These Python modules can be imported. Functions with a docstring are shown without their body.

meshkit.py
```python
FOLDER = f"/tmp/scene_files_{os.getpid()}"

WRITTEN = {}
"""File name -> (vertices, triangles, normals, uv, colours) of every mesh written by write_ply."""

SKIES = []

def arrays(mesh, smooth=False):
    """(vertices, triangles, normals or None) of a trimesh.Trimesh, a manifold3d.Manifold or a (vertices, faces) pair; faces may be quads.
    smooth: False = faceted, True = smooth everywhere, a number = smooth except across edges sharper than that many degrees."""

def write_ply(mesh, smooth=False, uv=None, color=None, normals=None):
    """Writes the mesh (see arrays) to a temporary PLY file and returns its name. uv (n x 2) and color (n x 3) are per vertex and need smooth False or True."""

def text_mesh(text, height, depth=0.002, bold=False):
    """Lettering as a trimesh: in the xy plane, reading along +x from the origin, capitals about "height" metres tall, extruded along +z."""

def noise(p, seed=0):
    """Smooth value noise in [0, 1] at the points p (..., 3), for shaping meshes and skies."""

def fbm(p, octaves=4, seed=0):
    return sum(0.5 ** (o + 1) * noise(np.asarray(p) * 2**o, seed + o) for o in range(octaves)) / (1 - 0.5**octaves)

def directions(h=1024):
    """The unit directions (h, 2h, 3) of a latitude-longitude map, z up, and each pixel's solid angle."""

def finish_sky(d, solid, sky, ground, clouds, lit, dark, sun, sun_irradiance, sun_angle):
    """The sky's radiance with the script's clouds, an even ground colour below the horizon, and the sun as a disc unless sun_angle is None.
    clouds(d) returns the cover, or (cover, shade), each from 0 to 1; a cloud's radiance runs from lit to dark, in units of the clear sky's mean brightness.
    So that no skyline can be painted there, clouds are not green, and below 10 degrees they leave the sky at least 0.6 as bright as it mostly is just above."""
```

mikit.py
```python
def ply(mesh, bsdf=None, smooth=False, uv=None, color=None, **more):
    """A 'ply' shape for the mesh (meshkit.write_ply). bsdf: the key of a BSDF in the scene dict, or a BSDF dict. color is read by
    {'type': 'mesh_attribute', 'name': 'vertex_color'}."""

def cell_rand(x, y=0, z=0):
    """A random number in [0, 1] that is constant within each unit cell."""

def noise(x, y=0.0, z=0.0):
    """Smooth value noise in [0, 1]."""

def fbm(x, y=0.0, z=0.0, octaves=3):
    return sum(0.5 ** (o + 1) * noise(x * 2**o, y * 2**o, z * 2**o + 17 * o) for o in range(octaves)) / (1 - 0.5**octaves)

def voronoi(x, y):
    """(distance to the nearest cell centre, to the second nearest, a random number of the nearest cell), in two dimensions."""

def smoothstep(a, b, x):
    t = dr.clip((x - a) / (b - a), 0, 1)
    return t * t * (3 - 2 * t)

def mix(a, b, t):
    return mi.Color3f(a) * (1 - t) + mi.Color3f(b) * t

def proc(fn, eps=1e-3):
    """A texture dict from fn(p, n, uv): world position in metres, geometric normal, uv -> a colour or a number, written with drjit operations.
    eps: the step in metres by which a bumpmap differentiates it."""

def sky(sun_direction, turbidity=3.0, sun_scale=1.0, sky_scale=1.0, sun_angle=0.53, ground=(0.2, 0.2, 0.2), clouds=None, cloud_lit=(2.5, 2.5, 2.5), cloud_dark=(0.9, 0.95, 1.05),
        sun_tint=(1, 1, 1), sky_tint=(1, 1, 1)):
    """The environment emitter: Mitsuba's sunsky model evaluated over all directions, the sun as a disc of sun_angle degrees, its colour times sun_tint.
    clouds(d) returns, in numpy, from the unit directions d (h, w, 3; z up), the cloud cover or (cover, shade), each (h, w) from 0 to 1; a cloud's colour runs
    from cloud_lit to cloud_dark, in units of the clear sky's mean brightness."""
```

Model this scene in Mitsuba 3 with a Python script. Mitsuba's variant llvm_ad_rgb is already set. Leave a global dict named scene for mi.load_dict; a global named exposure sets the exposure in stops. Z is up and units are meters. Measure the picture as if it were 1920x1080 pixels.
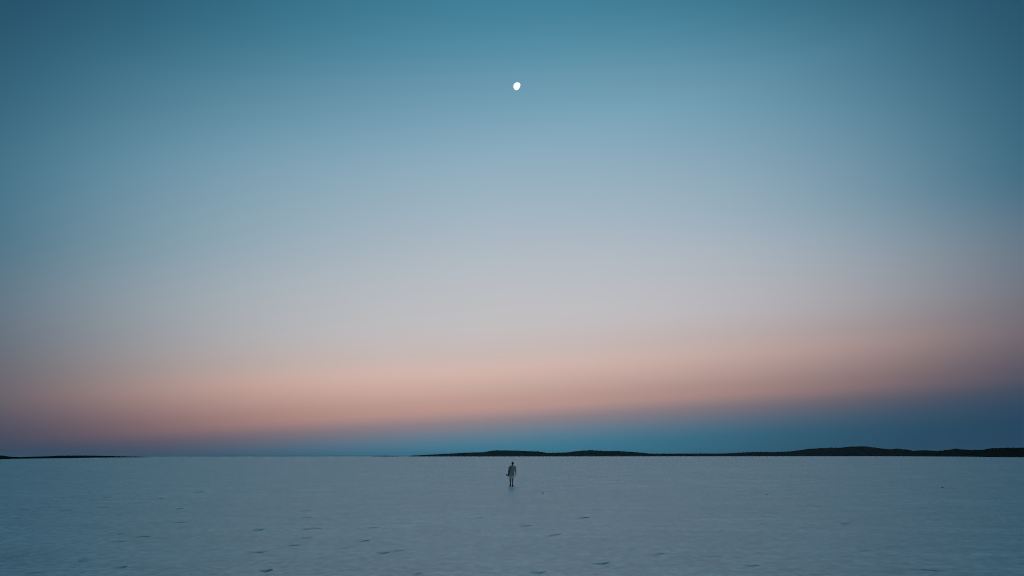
import math, random
import numpy as np, trimesh, drjit as dr, mitsuba as mi
import manifold3d as m3
from scipy.interpolate import CubicSpline, PchipInterpolator
from manifold3d import Manifold
import mikit, meshkit
from mikit import proc, fbm, noise, smoothstep, mix

T = mi.ScalarTransform4f
rng = np.random.default_rng(7)
random.seed(7)
scene, labels = {}, {}

# ---------------------------------------------------------------- camera
W, H, F = 1920.0, 1080.0, 1650.0                       # the photograph's pixels; focal length in them (about 31 mm)
EYE = np.array([0.0, 0.0, 2.15])
PITCH = math.atan((855.2 - 540.0) / F)
ROLL = 0.0012
FWD = np.array([0.0, math.cos(PITCH), math.sin(PITCH)])
UP0 = np.array([0.0, -math.sin(PITCH), math.cos(PITCH)])
RIGHT0 = np.array([1.0, 0.0, 0.0])
UPV = UP0 * math.cos(ROLL) + RIGHT0 * math.sin(ROLL)
RIGHTV = RIGHT0 * math.cos(ROLL) - UP0 * math.sin(ROLL)
scene['sensor'] = {'type': 'perspective', 'fov': 2 * math.degrees(math.atan(W / 2 / F)), 'fov_axis': 'x', 'near_clip': 0.1, 'far_clip': 90000.0,
                   'to_world': T().look_at(origin=EYE.tolist(), target=(EYE + FWD).tolist(), up=UPV.tolist())}
exposure = 2.0

# ---------------------------------------------------------------- sky: dusk, just after sunset, looking away from the sun
# The clear sky of a sun on the horizon (behind the camera on the left) gives the peach and rose light. Over it lie two thin veils, the blue of the upper air (cloud_lit) and
# the unlit air (cloud_dark): low down opposite the sun the earth's shadow, above it the twilight arch, which dies away to the sides; the rest of the sky is an even dusky blue.
SUN_AZ, SUN_EL = math.radians(-140), math.radians(0.05)
SUN = [math.cos(SUN_EL) * math.sin(SUN_AZ), math.cos(SUN_EL) * math.cos(SUN_AZ), math.sin(SUN_EL)]
ABOVE_SHADOW = [-6, -3, -2, -1, 0, 1, 2, 3.5, 5.5, 8, 11, 15, 20, 26, 40]      # degrees above the edge of the earth's shadow, and there:
WARM = [0.005, 0.008, 0.028, 0.083, 0.153, 0.144, 0.143, 0.116, 0.103, 0.103, 0.096, 0.081, 0.055, 0.022, 0.015]    # the share of warm light
AIRLIGHT = [0.814, 0.74, 0.667, 0.531, 0.517, 0.629, 0.734, 0.869, 0.988, 1.0, 1.0, 0.999, 0.885, 0.677, 0.464]    # how much of the air is lit


def twilight(d):
    el = np.degrees(np.arcsin(np.clip(d[..., 2], -1, 1)))
    az = np.degrees(np.arctan2(d[..., 0], d[..., 1]))
    step = lambda a, b, x: (lambda t: t * t * (3 - 2 * t))(np.clip((x - a) / (b - a), 0, 1))
    near = np.clip(az, -40, 40) / 10
    x = np.clip(el - (3.331 + 0.577 * near - 0.061 * near ** 2), -6, 40)          # the shadow stands highest towards the antisolar point, on the right
    q = np.where(az < -2.24, (az + 2.24) / 32.2, (az + 2.24) / 33.3)
    e = np.where(el < 14.1, (el - 14.1) / 17.9, (el - 14.1) / 27.2)
    deep = 1 - np.exp(-(np.abs(q) ** 3.99 + np.abs(e) ** 7.99 + 5 * np.minimum(q * q * e * e, 9)))
    warm = PchipInterpolator(ABOVE_SHADOW, WARM)(x)
    side, upper, lower = np.clip(q, -1.2, 1.2), step(3, 12, x), step(6, 0, x)
    warm = np.clip(warm * (1 + side ** 2 * (-0.730 * upper + 0.800 * lower) + side * (0.017 * upper - 0.307 * lower)), 0, 1)
    lit = np.clip(PchipInterpolator(ABOVE_SHADOW, AIRLIGHT)(x) * (1 + side * (0.176 * upper - 0.019 * lower)), 0, 1) * (1 - deep)
    clear, blue = lit * warm, lit * (1 - warm) + deep * 0.175
    behind = step(36, 110, np.abs(az + 4))                                 # out of view: sunset side and zenith, lighter again to light the ground
    above = step(24, 65, el)
    clear, blue = (clear + 0.016 * behind) * (1 - above), blue * (1 - above) + 0.46 * above + 0.03 * behind * (1 - above)
    return 1 - clear, (1 - clear - blue) / (1 - clear)


scene['sky_light'] = mikit.sky(SUN, turbidity=1.5, sun_scale=0.0, sky_tint=(43.15, 29.67, 33.16), clouds=twilight, cloud_lit=(0.01233, 0.1728, 0.2545), cloud_dark=(0.009873, 0.003698, 0.02345), ground=(0.5, 0.5, 0.5))


# ---------------------------------------------------------------- helpers
def ray(px, py):
    d = FWD * F + RIGHTV * (px - W / 2) + UPV * (H / 2 - py)
    return d / np.linalg.norm(d)


def on_ground(px, py):
    d = ray(px, py)
    return EYE + d * (-EYE[2] / d[2])


def at_distance(px, py, dist):
    d = ray(px, py)
    return EYE + d * (dist / math.hypot(d[0], d[1]))


def tag(key, label, category=None, group=None, kind=None):
    labels[key] = {'label': label}
    for k, v in (('category', category), ('group', group), ('kind', kind)):
        if v:
            labels[key][k] = v


def numbered(name):
    if name not in scene:
        return name
    k = 1
    while f'{name}_{k:03d}' in scene:
        k += 1
    return f'{name}_{k:03d}'


def put(name, mesh, bsdf, smooth=False, **more):
    key = numbered(name)
    scene[key] = mikit.ply(mesh, bsdf, smooth=smooth, **more)
    return key


# ---------------------------------------------------------------- materials
def salt_colour(p, n, uv):
    broad = fbm(p.x * 0.05, p.y * 0.11, 3.0, 3)
    patch = fbm(p.x * 0.55, p.y * 0.75, 9.0, 4)
    grain = fbm(p.x * 7.0, p.y * 5.0, 1.0, 3)
    crust = smoothstep(0.56, 0.74, fbm(p.x * 0.42 + 0.2 * p.y, p.y * 0.95, 21.0, 4)) * smoothstep(0.35, 0.6, fbm(p.x * 0.09, p.y * 0.09, 5.0, 2))   # whiter, drier crust
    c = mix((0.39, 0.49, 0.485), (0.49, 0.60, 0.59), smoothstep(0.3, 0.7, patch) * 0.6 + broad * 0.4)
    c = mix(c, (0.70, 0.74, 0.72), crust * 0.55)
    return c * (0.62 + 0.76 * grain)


def salt_relief(p, n, uv):
    return fbm(p.x * 3.1, p.y * 3.1, 5.0, 4) + 0.35 * noise(p.x * 31.0, p.y * 31.0, 2.0)


scene['salt'] = {'type': 'twosided', 'bsdf': {'type': 'bumpmap', 'arbitrary': proc(salt_relief, eps=0.01), 'scale': 0.012,
                 'bsdf': {'type': 'principled', 'base_color': proc(salt_colour), 'roughness': 0.355, 'specular': 0.5}}}
scene['salt_plate'] = {'type': 'twosided', 'bsdf': {'type': 'principled', 'base_color': proc(lambda p, n, uv: mi.Color3f(0.52, 0.54, 0.52) * (0.8 + 0.4 * fbm(p.x * 9, p.y * 9, 4.0, 2))), 'roughness': 0.5, 'specular': 0.5}}


def scrub_colour(p, n, uv):
    return mix((0.02, 0.025, 0.021), (0.042, 0.05, 0.038), fbm(p.x * 0.05, p.y * 0.05, p.z * 0.2, 3))


scene['scrub_ground'] = {'type': 'twosided', 'bsdf': {'type': 'diffuse', 'reflectance': proc(scrub_colour)}}
scene['foliage'] = {'type': 'twosided', 'bsdf': {'type': 'diffuse', 'reflectance': proc(scrub_colour)}}


def plain(key, rgb, roughness, specular=0.3, vary=0.25, scale=14.0):
    a, b = [tuple(c * (1 + s * vary) for c in rgb) for s in (-1, 1)]
    scene[key] = {'type': 'twosided', 'bsdf': {'type': 'principled', 'roughness': roughness, 'specular': specular,
                  'base_color': proc(lambda p, n, uv, a=a, b=b: mix(a, b, fbm(p.x * scale, p.y * scale, p.z * scale, 3)))}}


plain('skin', (0.38, 0.20, 0.15), 0.5)
plain('hair_black', (0.02, 0.016, 0.014), 0.5)
plain('shirt_cloth', (0.42, 0.45, 0.38), 0.9, 0.1)
plain('shorts_cloth', (0.80, 0.81, 0.79), 0.9, 0.1)
plain('shoe_rubber', (0.03, 0.03, 0.032), 0.7)
plain('black_plastic', (0.018, 0.018, 0.02), 0.4, 0.5)
plain('black_webbing', (0.02, 0.02, 0.022), 0.85, 0.2)
plain('stone', (0.06, 0.055, 0.05), 0.85, 0.2)
scene['lens_glass'] = {'type': 'twosided', 'bsdf': {'type': 'principled', 'base_color': {'type': 'rgb', 'value': [0.01, 0.012, 0.016]}, 'roughness': 0.08, 'specular': 0.6}}


# ---------------------------------------------------------------- ground: the salt flat, one sheet to the horizon
def graded(start, stop, first, rate):
    out = [start]
    while out[-1] < stop:
        out.append(out[-1] + max(first, rate * abs(out[-1])))
    return out


gx = graded(0.0, 30000.0, 0.06, 0.022)
gx = np.array([-v for v in gx[:0:-1]] + gx)
gy = np.array([-30000.0, -8000.0, -2000.0, -500.0, -150.0, -50.0, -15.0, 0.0, 4.0, 8.0, 11.0] + graded(12.5, 30000.0, 0.10, 0.011))
GX, GY = np.meshgrid(gx, gy)
cell = np.maximum(*np.meshgrid(np.gradient(gx), np.gradient(gy)))


def salt_height(x, y, cell=0.0):
    z = 0.0
    for wave, amp, seed in ((9.0, 0.030, 1), (3.0, 0.016, 2), (1.1, 0.014, 3), (0.45, 0.010, 4)):
        fade = np.clip(1.6 - 3.0 * cell / wave, 0, 1)
        z = z + fade * amp * (meshkit.noise(np.stack([x / wave, y / wave, np.zeros_like(x)], -1), seed) - 0.5)
    return z


GZ = salt_height(GX, GY, cell)
nx, ny = len(gx), len(gy)
i, j = np.meshgrid(np.arange(ny - 1), np.arange(nx - 1), indexing='ij')
a = (i * nx + j).ravel()
faces = np.vstack([np.stack([a, a + 1, a + nx + 1], 1), np.stack([a, a + nx + 1, a + nx], 1)])
put('ground', (np.stack([GX, GY, GZ], -1).reshape(-1, 3), faces), 'salt', smooth=True)
tag('ground', 'flat blue-grey salt crust reaching to the horizon in dusk light', kind='structure')


def salt_ridge(px0, py0, px1, py1, lift):
    """A plate of crust pushed up along a crack: its broken edge stands up, ragged, its back runs down into the flat."""
    p0, p1 = on_ground(px0, py0)[:2], on_ground(px1, py1)[:2]
    run = p1 - p0
    length = np.linalg.norm(run)
    u = run / length
    v = np.array([-u[1], u[0]])
    v *= np.sign(v[1]) or 1.0                                        # away from the broken edge
    n = 33
    s = np.linspace(0, 1, n)
    seed = rng.integers(1 << 30)
    line = lambda freq, add: np.stack([s * length * freq, s * 0 + add, s * 0], -1)
    wob = (meshkit.fbm(line(2.2, 0), 3, seed) - 0.5) * min(0.5, 0.5 * length)
    ragged = np.clip(1.9 * meshkit.fbm(line(4.5, 7.3), 3, seed + 1) - 0.42, 0.03, 1)      # the edge breaks off here and there
    up = 0.5 * lift * rng.uniform(0.5, 1.15) * np.sin(np.pi * s) ** 0.6 * ragged
    back = (0.10 + 0.30 * meshkit.noise(line(2.5, 3.1), seed + 2)) * np.sin(np.pi * s) ** 0.5 + 0.02
    base = p0 + s[:, None] * run + wob[:, None] * v
    foot = base + 0.6 * up[:, None] * v
    mid = base + (0.35 * back)[:, None] * v
    rear = base + back[:, None] * v
    h = lambda q: salt_height(q[:, 0], q[:, 1])
    rows = [np.column_stack([foot, h(foot) - 0.03]), np.column_stack([foot, h(foot) + 0.3 * up]), np.column_stack([base, h(base) + up]),
            np.column_stack([mid, h(mid) + up * 0.8]), np.column_stack([rear, h(rear) - 0.004])]
    vs = np.vstack(rows)
    q = [(r * n + k, r * n + k + 1, (r + 1) * n + k + 1, (r + 1) * n + k) for r in range(4) for k in range(n - 1)]
    put('ground__salt_ridge', (vs, np.array(q)), 'salt_plate', smooth=40)


for ridge in (
        (8, 1049, 54, 1038, .05), (134, 1054, 164, 1046, .05), (42, 1077, 96, 1071, .045), (222, 1065, 241, 1061, .05), (180, 1068, 222, 1066, .025), (257, 1008, 281, 1005, .05),
        (219, 1017, 236, 1014, .03), (466, 1039, 508, 1033, .05), (542, 1024, 568, 1021, .045), (567, 993, 601, 990, .045), (484, 996, 504, 992, .05),
        (566, 1010, 590, 1007, .03), (499, 1071, 518, 1066, .05), (570, 972, 584, 970, .05), (214, 1002, 222, 1000, .05), (213, 966, 223, 964, .06), (558, 959, 582, 957, .05),
        (34, 956, 54, 954, .06), (112, 958, 136, 956, .06), (16, 973, 36, 970, .06), (182, 952, 204, 951, .06), (324, 982, 350, 978, .04), (330, 955, 342, 953, .07),
        (158, 924, 170, 922, .08), (190, 934, 204, 932, .08), (364, 924, 380, 922, .08), (80, 945, 92, 944, .07), (296, 935, 308, 934, .07),
        (889, 973, 908, 970, .05), (986, 988, 1001, 985, .05), (1032, 1006, 1054, 1001, .05), (711, 1039, 738, 1034, .045), (740, 1034, 764, 1031, .025),
        (776, 1076, 794, 1071, .05), (1002, 1075, 1020, 1070, .05), (1128, 1058, 1148, 1054, .04), (1231, 1042, 1244, 1037, .05), (1088, 972, 1102, 970, .05),
        (678, 1016, 694, 1012, .045), (696, 991, 710, 988, .05), (645, 1029, 659, 1026, .04), (1576, 984, 1595, 980, .05), (1722, 1068, 1764, 1073, .03),
        (1688, 1058, 1712, 1060, .03), (1612, 1034, 1640, 1033, .03), (1664, 1027, 1692, 1026, .03), (1560, 1061, 1582, 1060, .03), (1506, 1049, 1530, 1048, .025),
        (1400, 1062, 1424, 1060, .03), (1330, 1044, 1352, 1042, .025)):
    salt_ridge(*ridge)


# ---------------------------------------------------------------- hills along the far shore, and the woodland on them
def hill(profile, depth, tree, spacing, label, wood_label):
    """profile: rows (px, py of the crest, metres to the shoreline). Crest and shore are real points; the hill has a front and a back slope."""
    px, py, shore = [np.array(c, float) for c in zip(*profile)]
    xs = np.arange(px[0], px[-1] + 0.01, 1.5)
    ys, ds = np.interp(xs, px, py), np.interp(xs, px, shore)
    crest = np.array([at_distance(x, y, d + depth * d) for x, y, d in zip(xs, ys, ds)])
    crest[:, 2] = np.maximum(crest[:, 2] - 0.6 * tree, 0.0)
    t = np.array([-1.0, -0.85, -0.65, -0.4, -0.2, 0.0, 0.35, 0.8, 1.0])
    hz = np.array([0.0, 0.22, 0.5, 0.8, 0.95, 1.0, 0.8, 0.25, 0.0])
    out = crest[:, :2] / np.linalg.norm(crest[:, :2], axis=1, keepdims=True)
    grid = np.zeros((len(xs), len(t), 3))
    for k in range(len(t)):
        grid[:, k, :2] = crest[:, :2] + out * (t[k] * depth * ds)[:, None]
        wob = 1 + 0.35 * (meshkit.fbm(np.column_stack([grid[:, k, :2] / (60 * tree), np.zeros(len(xs))]), 3, 5) - 0.5) * (t[k] != 0)
        grid[:, k, 2] = crest[:, 2] * hz[k] * wob - (0.3 if hz[k] == 0 else 0)
    n, m = len(xs), len(t)
    i, j = np.meshgrid(np.arange(n - 1), np.arange(m - 1), indexing='ij')
    a = (i * m + j).ravel()
    key = put('hills', (grid.reshape(-1, 3), np.vstack([np.stack([a, a + m, a + m + 1], 1), np.stack([a, a + m + 1, a + 1], 1)])), 'scrub_ground', smooth=True)
    tag(key, label, kind='structure')
    # crowns: on the crest, the front slope and along the shore
    ico = trimesh.creation.icosahedron()
    iv, jf = np.array(ico.vertices), np.array(ico.faces)
    length = np.linalg.norm(np.diff(crest[:, :2], axis=0), axis=1).sum()
    rows_t = np.concatenate([np.full(2, 0.0), np.full(1, -0.2), np.full(1, -0.45), np.full(1, -0.7), np.full(1, -0.93)])
    vs, fs, at = [], [], 0
    count = int(length / spacing)
    for rt in rows_t:
        s = (np.arange(count) + rng.uniform(0, 1, count)) / count * (n - 1)
        tt = np.clip(rt + rng.uniform(-0.1, 0.1, count), -0.97, 0.1)
        k0 = np.clip(s.astype(int), 0, n - 2)
        fr = (s - k0)[:, None]
        col = np.interp(tt, t, np.arange(m))
        c0 = np.clip(col.astype(int), 0, m - 2)
        fc = (col - c0)[:, None]
        g = lambda a, b: grid[a, b]
        pos = (g(k0, c0) * (1 - fr) + g(k0 + 1, c0) * fr) * (1 - fc) + (g(k0, c0 + 1) * (1 - fr) + g(k0 + 1, c0 + 1) * fr) * fc
        size = tree * 0.5 * np.clip(rng.lognormal(0, 0.25, count), 0.5, 1.4) * np.clip(ds[k0] / 4000, 0.55, 1) * np.clip(0.25 + pos[:, 2] / tree, 0.25, 1)
        for part in range(2):
            rad = size * (1.0, 0.62)[part]
            off = np.column_stack([rng.normal(0, 0.5, (count, 2)) * size[:, None], size * (0.7, 1.35)[part]])
            squash = rng.uniform(0.75, 1.25, (count, 12, 1)) * rad[:, None, None]
            v = iv[None] * squash + (pos + off)[:, None]
            vs.append(v.reshape(-1, 3))
            fs.append((jf[None] + (np.arange(count) * 12 + at)[:, None, None]).reshape(-1, 3))
            at += count * 12
    wkey = put('woodland', (np.vstack(vs), np.vstack(fs)), 'foliage')
    tag(wkey, wood_label, 'woodland', kind='stuff')


hill([(768, 854.9, 6200), (773, 854.3, 6200), (807, 852.4, 6000), (840, 850.7, 5800), (873, 849, 5600), (907, 847.7, 5400), (918, 845.6, 5300), (930, 844.3, 5300), (957, 845, 5200),
      (990, 845.7, 5200), (1008, 846.2, 5200), (1027, 849.3, 5200), (1057, 848.7, 5200), (1080, 846, 5200), (1107, 844, 5200), (1133, 846, 5200), (1160, 845.7, 5200), (1190, 847.7, 5200),
      (1223, 850.7, 5100), (1273, 850.7, 5000), (1357, 850.3, 4900), (1413, 847.5, 4800), (1453, 848, 4700), (1487, 846, 4600), (1513, 842.3, 4500), (1557, 839.4, 4400), (1572, 839.7, 4300),
      (1597, 837.2, 4200), (1623, 837, 4100), (1643, 839.6, 3900), (1667, 842.5, 3600), (1683, 841.2, 3400), (1697, 842.3, 3100), (1713, 845.5, 2800), (1733, 843.8, 2500), (1757, 845.6, 2200),
      (1790, 841.3, 1900), (1820, 843.6, 1700), (1843, 843, 1550), (1860, 840.4, 1450), (1880, 839.7, 1350), (1920, 839, 1250), (1990, 839.5, 1150), (2100, 841, 1050), (2300, 846, 950), (2500, 852.5, 900)],
     0.05, 2.0, 3.0, 'long low range of near-black hills along the right half of the far shore', 'dark scrub woodland covering the long range of hills on the right')
hill([(-520, 853.5, 520), (-400, 851, 560), (-250, 849, 620), (-90, 848, 700), (-40, 850, 760), (0, 853.4, 860), (10, 855, 940), (20, 856.5, 1000), (37, 857.0, 1060), (60, 856.3, 1140), (100, 854.8, 1320), (140, 853.8, 1550), (183, 854.3, 1850),
      (233, 855.5, 2300), (262, 856.3, 2700), (284, 856.9, 2900)],
     0.07, 1.2, 2.0, 'low dark headland tapering away at the left end of the horizon', 'dark scrub woodland covering the low headland at far left')
hill([(688, 856.0, 9000), (706, 855.1, 9000), (728, 854.9, 9000), (746, 855.3, 9000), (758, 855.9, 9000)],
     0.03, 2.5, 5.0, 'thin dark sliver of land on the horizon just left of the long hills', 'thin scrub woodland on the sliver of land left of the hills')
hill([(398, 857.2, 8000), (412, 856.2, 8000), (424, 856.1, 8000), (436, 857.0, 8000)],
     0.03, 2.5, 5.0, 'faint short sliver of land on the horizon in the left third', 'faint scrub woodland on the short sliver of land in the left third')


# ---------------------------------------------------------------- the moon: the sunlit half of the globe, seen at gibbous phase
def moon():
    dist = 24000.0
    d = ray(970.0, 162.0)
    r = dist * math.tan(math.radians(0.50 / 2))
    right = np.cross(d, [0, 0, 1.0]); right /= np.linalg.norm(right)
    up = np.cross(right, d)
    side = -0.87 * right + 0.49 * up
    light = 0.65 * -d + 0.76 * side / np.linalg.norm(side)
    ball = trimesh.creation.icosphere(5, radius=1.0)
    half = trimesh.intersections.slice_mesh_plane(ball, light, [0, 0, 0], cap=True)
    half.apply_scale(r)
    half.apply_translation(EYE + d * dist)
    put('moon', half, {'type': 'diffuse', 'reflectance': {'type': 'rgb', 'value': [0.12, 0.12, 0.12]}}, smooth=30,
        emitter={'type': 'area', 'radiance': {'type': 'rgb', 'value': [0.28, 0.28, 0.275]}})
    tag('moon', 'bright white gibbous moon high in the clear dusk sky', 'moon')


moon()


# ---------------------------------------------------------------- the walker
PX, PY = 0.0, 65.0
FOOT_Z = float(salt_height(np.array([PX]), np.array([PY]), np.array([0.7]))[0])


def ball(p, r, seg=20):
    r = np.broadcast_to(np.asarray(r, float), (3,))
    return Manifold.sphere(1.0, seg).scale(tuple(r)).translate(tuple(np.asarray(p, float)))


def bone(*joints):
    return Manifold.batch_boolean([Manifold.batch_hull([ball(*a), ball(*b)]) for a, b in zip(joints, joints[1:])], m3.OpType.Add)


def soft(man, length=0.012, rounds=8):
    m = man.refine_to_length(length).to_mesh()
    t = trimesh.Trimesh(m.vert_properties[:, :3], m.tri_verts, process=True)
    trimesh.smoothing.filter_taubin(t, iterations=rounds)
    return t


def place(t):
    t.apply_translation([PX, PY, FOOT_Z])
    return t


def union(*ms):
    return Manifold.batch_boolean(list(ms), m3.OpType.Add)


def hand(wrist, tip_dir, palm_normal, curl, side):
    """Palm, four unequal fingers with knuckle bends, and a thumb that leaves the side of the palm."""
    w, t, nrm = [np.asarray(v, float) for v in (wrist, tip_dir, palm_normal)]
    t /= np.linalg.norm(t)
    nrm = nrm - t * (nrm @ t); nrm /= np.linalg.norm(nrm)
    c = np.cross(t, nrm) * side
    parts = [Manifold.batch_hull([ball(w, (.024, .024, .024)), *[ball(w + t * 0.085 + c * k, .012) for k in (-.032, .032)], *[ball(w + t * 0.03 + c * k, .015) for k in (-.022, .026)]])]
    for k, (off, ln) in enumerate(((-.031, .066), (-.010, .077), (.011, .083), (.032, .074))):
        p = w + t * 0.085 + c * off
        dirn, chain = t.copy(), [(p, .0095)]
        for seg, frac in enumerate((0.45, 0.31, 0.24)):
            ang = curl * (0.7, 1.0, 0.8)[seg]
            dirn = dirn * math.cos(ang) + nrm * math.sin(ang); dirn /= np.linalg.norm(dirn)
            p = p + dirn * ln * frac
            chain.append((p, (.0088, .0082, .0072)[seg]))
        parts.append(bone(*chain))
    base = w + t * 0.028 + c * 0.028
    d1 = t * 0.6 + c * 0.75 + nrm * 0.3; d1 /= np.linalg.norm(d1)
    d2 = t * 0.85 + c * 0.25 + nrm * 0.45; d2 /= np.linalg.norm(d2)
    parts.append(bone((base, .0135), (base + d1 * 0.034, .011), (base + d1 * 0.034 + d2 * 0.032, .0085)))
    return union(*parts)


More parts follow.
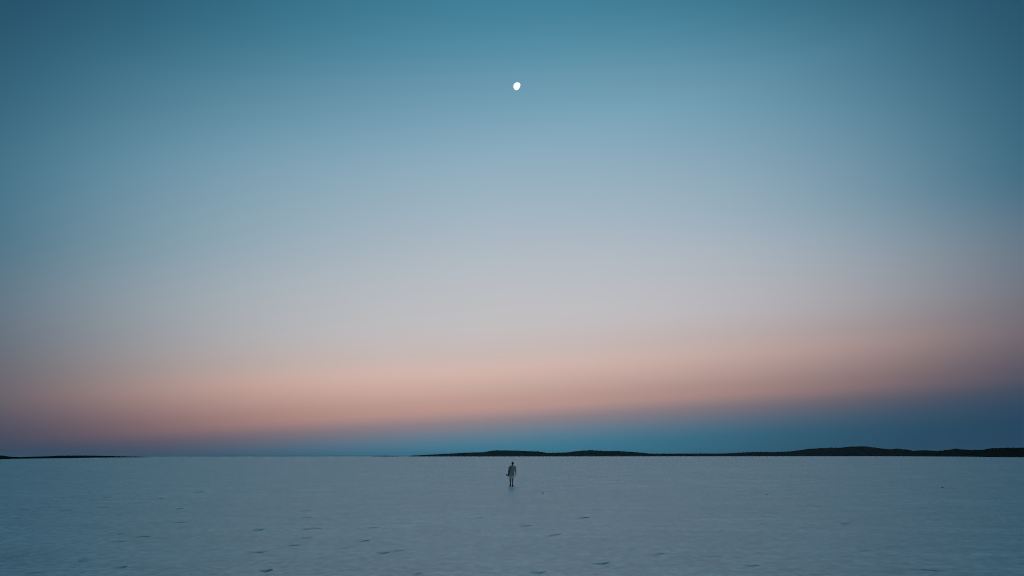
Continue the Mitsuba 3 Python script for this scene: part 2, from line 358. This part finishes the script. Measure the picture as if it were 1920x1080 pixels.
def walker():
    # joints: x right, y away from the camera, z up; left foot forward, weight on the right
    hL, kL, aL = (-.125, .00, .90), (-.145, .13, .50), (-.125, .30, .105)
    hR, kR, aR = (.025, .00, .90), (.020, .03, .49), (.020, -.15, .105)
    sL, eL, wL = (-.185, .0, 1.375), (-.255, -.035, 1.11), (-.285, .02, .885)
    sR, eR, wR = (.195, .0, 1.375), (.248, -.045, 1.11), (.268, .02, .87)
    hd = np.array([.038, .03, 1.625])
    torso = union(
        Manifold.batch_hull([ball((-.145, .0, 1.375), .06), ball((.155, .0, 1.375), .06), ball((0, .0, 1.25), (.165, .105, .12))]),
        Manifold.batch_hull([ball((0, .0, 1.25), (.165, .105, .12)), ball((-.035, .0, 1.06), (.14, .095, .10))]),
        Manifold.batch_hull([ball((-.035, .0, 1.06), (.14, .095, .10)), ball((-.05, -.005, .93), (.16, .115, .10))]),
        bone(((.005, -.01, 1.41), .065), ((.025, .012, 1.52), .060)))
    head = union(ball(hd + (0, -.006, .025), (.074, .092, .092), 32), Manifold.batch_hull([ball(hd + (0, .02, -.03), (.062, .070, .065)), ball(hd + (0, .062, -.092), (.026, .024, .020))]),
                 ball(hd + (0, .052, -.06), (.047, .042, .03)), bone((hd + (0, .088, .012), .009), (hd + (0, .106, -.026), .013)),
                 bone((hd + (-.02, .083, -.062), .008), (hd + (.02, .083, -.062), .008)),
                 *[ball(hd + (s * .029, .080, .006), (.014, .010, .009)) for s in (-1, 1)],
                 *[Manifold.batch_hull([ball(hd + (s * .074, -.005, .014), (.009, .017, .022)), ball(hd + (s * .073, .002, -.018), (.007, .010, .012))]) for s in (-1, 1)])
    limbs = []
    for s_, e_, w_ in ((sL, eL, wL), (sR, eR, wR)):
        fore = np.array(e_) * .65 + np.array(w_) * .35
        limbs.append(bone((s_, .058), (e_, .040), (fore, .041), (w_, .026)))
    for h_, k_, a_ in ((hL, kL, aL), (hR, kR, aR)):
        calf = np.array(k_) * .68 + np.array(a_) * .32 + (0, -.018, 0)
        limbs.append(bone((h_, .088), (k_, .055), (calf, .054), (a_, .035)))
    feet = []
    for a_, toe in ((aL, (-.165, .47, .034)), (aR, (.060, .02, .034))):
        heel = np.array([a_[0], a_[1] - .045, .042])
        feet.append(Manifold.batch_hull([ball(a_, .034), ball(heel, .034), ball(toe, (.04, .04, .026))]))
    lh = hand(wL, (-.08, .10, -1), (.9, .35, .1), .55, -1)
    rh = hand(wR, (-.08, .16, -1), (-.9, .35, .1), .30, 1)
    body = union(torso, head, *limbs, *feet, lh, rh)
    key = 'person'
    scene[key] = mikit.ply(place(soft(body, 0.012, 6)), 'skin', smooth=True)
    tag(key, 'person in a grey-green t-shirt and pale shorts walking away across the salt', 'person')

    hair = Manifold.batch_hull([ball(hd + (0, -.012, .035), (.084, .098, .095), 36), ball(hd + (0, -.055, -.01), (.068, .05, .06), 28)])
    hair = hair - ball(hd + (0, .115, -.045), (.12, .095, .10), 28) - Manifold.cube((.5, .5, .3), True).translate(tuple(hd + (0, 0, -.225)))
    t = soft(hair, 0.010, 4)
    t.vertices += t.vertex_normals * ((meshkit.fbm(t.vertices * 55.0, 3, 3) - 0.5) * 0.016)[:, None]
    put('person__hair', place(t), 'hair_black', smooth=50)

    shirt = union(
        Manifold.batch_hull([ball((-.150, .0, 1.375), .075), ball((.160, .0, 1.375), .075), ball((.01, -.005, 1.43), (.07, .07, .05)), ball((0, .0, 1.25), (.195, .128, .12))]),
        Manifold.batch_hull([ball((0, .0, 1.25), (.195, .128, .12)), ball((-.03, .0, 1.05), (.183, .132, .10))]),
        Manifold.batch_hull([ball((-.03, .0, 1.05), (.183, .132, .10)), ball((-.048, -.005, .80), (.212, .168, .10))]))
    shirt = shirt.trim_by_plane((0.06, 0, 1), .758)
    for s_, e_ in ((sL, eL), (sR, eR)):
        s_, e_ = np.array(s_), np.array(e_)
        d = (e_ - s_) / np.linalg.norm(e_ - s_)
        sleeve = bone((s_, .080), (s_ + d * .20, .068)).trim_by_plane(tuple(-d), float(-d @ (s_ + d * .205)))
        shirt = shirt + sleeve
    shirt = shirt - ball((.028, .015, 1.49), (.066, .066, .05))
    t = soft(shirt, 0.014, 5)
    v = t.vertices
    fold = meshkit.fbm(np.column_stack([v[:, 0] * 9 + v[:, 2] * 5, v[:, 1] * 9, v[:, 2] * 4]), 3, 8) - 0.5
    t.vertices += t.vertex_normals * (fold * 0.03)[:, None]
    put('person__shirt', place(t), 'shirt_cloth', smooth=50)

    shorts = Manifold.batch_hull([ball((-.05, -.005, .93), (.160, .115, .06)), ball((-.05, -.01, .84), (.172, .122, .08))])
    for h_, k_ in ((hL, kL), (hR, kR)):
        h_, k_ = np.array(h_), np.array(k_)
        low = h_ * .08 + k_ * .92
        shorts = shorts + bone((h_ + (0, 0, -.03), .098), (low, .090))
    shorts = shorts.trim_by_plane((0, 0, 1), .545)
    t = soft(shorts, 0.014, 5)
    v = t.vertices
    t.vertices += t.vertex_normals * ((meshkit.fbm(np.column_stack([v[:, 0] * 12, v[:, 1] * 12, v[:, 2] * 5]), 3, 12) - 0.5) * 0.02)[:, None]
    put('person__shorts', place(t), 'shorts_cloth', smooth=50)

    for a_, toe in ((aL, (-.172, .49, .040)), (aR, (.064, .04, .040))):
        heel = np.array([a_[0], a_[1] - .05, .05])
        shoe = Manifold.batch_hull([ball(np.array(a_) + (0, 0, -.02), .046), ball(heel, .045), ball(toe, (.05, .05, .036)), ball(np.array(toe) * .5 + heel * .5 + (.012, 0, 0), (.045, .05, .045))]).trim_by_plane((0, 0, 1), .012)
        sole = Manifold.batch_hull([ball(heel, .050), ball(toe, (.055, .055, .04))]).trim_by_plane((0, 0, 1), .002).trim_by_plane((0, 0, -1), -.026)
        shoe_key = put('person__shoe', place(soft(shoe, 0.014, 4)), 'shoe_rubber', smooth=50)
        put(shoe_key + '__sole', place(soft(sole, 0.014, 1)), 'shoe_rubber', smooth=40)

    # the camera in the left hand, its strap over the left shoulder
    c0 = np.array([-.29, .07, .775])
    R = T().rotate([0, 0, 1], 18).rotate([0, 1, 0], 28)
    Rm = np.array(R.matrix)[:3, :3] * 1.2
    rot = lambda man: man.transform(np.column_stack([Rm, c0]))
    rbox = lambda sx, sy, sz, r: Manifold.batch_hull([ball((x * (sx / 2 - r), y * (sy / 2 - r), z * (sz / 2 - r)), r, 12) for x in (-1, 1) for y in (-1, 1) for z in (-1, 1)])
    cyl = lambda r0, r1, h, at: Manifold.cylinder(h, r0, r1, 32).rotate((0, -90, 0)).translate(at)
    as_mesh = lambda man: place(trimesh.Trimesh(man.to_mesh().vert_properties[:, :3], man.to_mesh().tri_verts))
    body = rbox(.055, .145, .10, .012) + rbox(.075, .035, .095, .014).translate((-.01, -.06, 0)) + rbox(.05, .06, .045, .012).translate((0, 0, .06))
    put('photo_camera__body', as_mesh(rot(body)), 'black_plastic', smooth=35)
    lens = cyl(.040, .040, .035, (-.02, .01, -.003)) + cyl(.036, .041, .05, (-.053, .01, -.003)) + cyl(.044, .044, .03, (-.10, .01, -.003)) - cyl(.038, .038, .02, (-.118, .01, -.003))
    lens_key = put('photo_camera__lens', as_mesh(rot(lens)), 'black_plastic', smooth=35)
    put(lens_key + '__front_glass', as_mesh(rot(cyl(.0375, .0375, .004, (-.112, .01, -.003)))), 'lens_glass', smooth=35)
    for dial in ((.0, .055, .052), (.0, -.05, .052)):
        put('photo_camera__dial', as_mesh(rot(Manifold.cylinder(.012, .014, .014, 24).translate(dial))), 'black_plastic', smooth=35)
    path = np.array([(-.27, .01, .83), (-.25, -.05, .90), (-.215, -.125, 1.02), (-.185, -.155, 1.15), (-.150, -.150, 1.28), (-.105, -.115, 1.40), (-.085, -.03, 1.462), (-.085, .05, 1.435),
                     (-.110, .125, 1.34), (-.150, .155, 1.20), (-.200, .155, 1.05), (-.255, .13, .90), (-.285, .11, .83)])
    cs = CubicSpline(np.arange(len(path)), path)
    P = cs(np.linspace(0, len(path) - 1, 60))
    tang = np.gradient(P, axis=0); tang /= np.linalg.norm(tang, axis=1, keepdims=True)
    axis = np.column_stack([np.full(60, -.04), np.zeros(60), np.clip(P[:, 2], .8, 1.4)])
    nrm = P - axis; nrm -= tang * (nrm * tang).sum(1, keepdims=True); nrm /= np.linalg.norm(nrm, axis=1, keepdims=True)
    wid = np.cross(tang, nrm)
    ring = np.stack([P + a * wid * .021 + b * nrm * .0025 for a, b in ((-1, -1), (1, -1), (1, 1), (-1, 1))], 1)
    q = [(k * 4 + c, k * 4 + (c + 1) % 4, (k + 1) * 4 + (c + 1) % 4, (k + 1) * 4 + c) for k in range(59) for c in range(4)] + [(3, 2, 1, 0), (236, 237, 238, 239)]
    q = np.array(q)
    put('photo_camera__strap', place(trimesh.Trimesh(ring.reshape(-1, 3), np.vstack([q[:, [0, 1, 2]], q[:, [0, 2, 3]]]), process=False)), 'black_webbing', smooth=35)
    labels['photo_camera'] = {'label': 'black camera with long strap hanging at the left hip of the walking person', 'category': 'camera'}


walker()


# ---------------------------------------------------------------- a few dark stones lying on the crust
def pebble(px, py, width, label):
    g = on_ground(px, py)
    m = trimesh.creation.icosphere(2)
    v = np.array(m.vertices)
    v *= (0.8 + 0.5 * meshkit.fbm(v * 1.7 + px, 3, 2))[:, None]
    v *= np.array([0.5, 0.42, 0.34]) * width
    v[:, 2] = np.maximum(v[:, 2], -0.12 * width)
    v += (g[0], g[1], float(salt_height(g[:1], g[1:2], np.array([0.6]))[0]) + 0.10 * width)
    key = put('stone', (v, np.array(m.faces)), 'stone', smooth=40)
    tag(key, label, 'stone')


pebble(1017.5, 925, .12, 'small dark stone on the salt to the right of the walking person')
pebble(1438, 928, .09, 'tiny dark stone on the salt in the right half, well right of the person')
pebble(1767, 915, .13, 'tiny dark stone on the salt below the hills near the right edge')


# ---------------------------------------------------------------- the evening air: thin haze over the flat, in which the farthest land fades a little
HAZE_TOP = 110.0
scene['haze_air'] = {'type': 'homogeneous', 'albedo': 0.95, 'sigma_t': 1.6e-5}
scene['haze'] = {'type': 'cube', 'to_world': T().translate([0, 0, (HAZE_TOP - 1.5) / 2]).scale([32000.0, 32000.0, (HAZE_TOP + 1.5) / 2]),
                 'bsdf': {'type': 'null'}, 'interior': {'type': 'ref', 'id': 'haze_air'}}
scene['sensor']['medium'] = {'type': 'ref', 'id': 'haze_air'}
tag('haze', 'thin evening haze over the whole flat', kind='stuff')
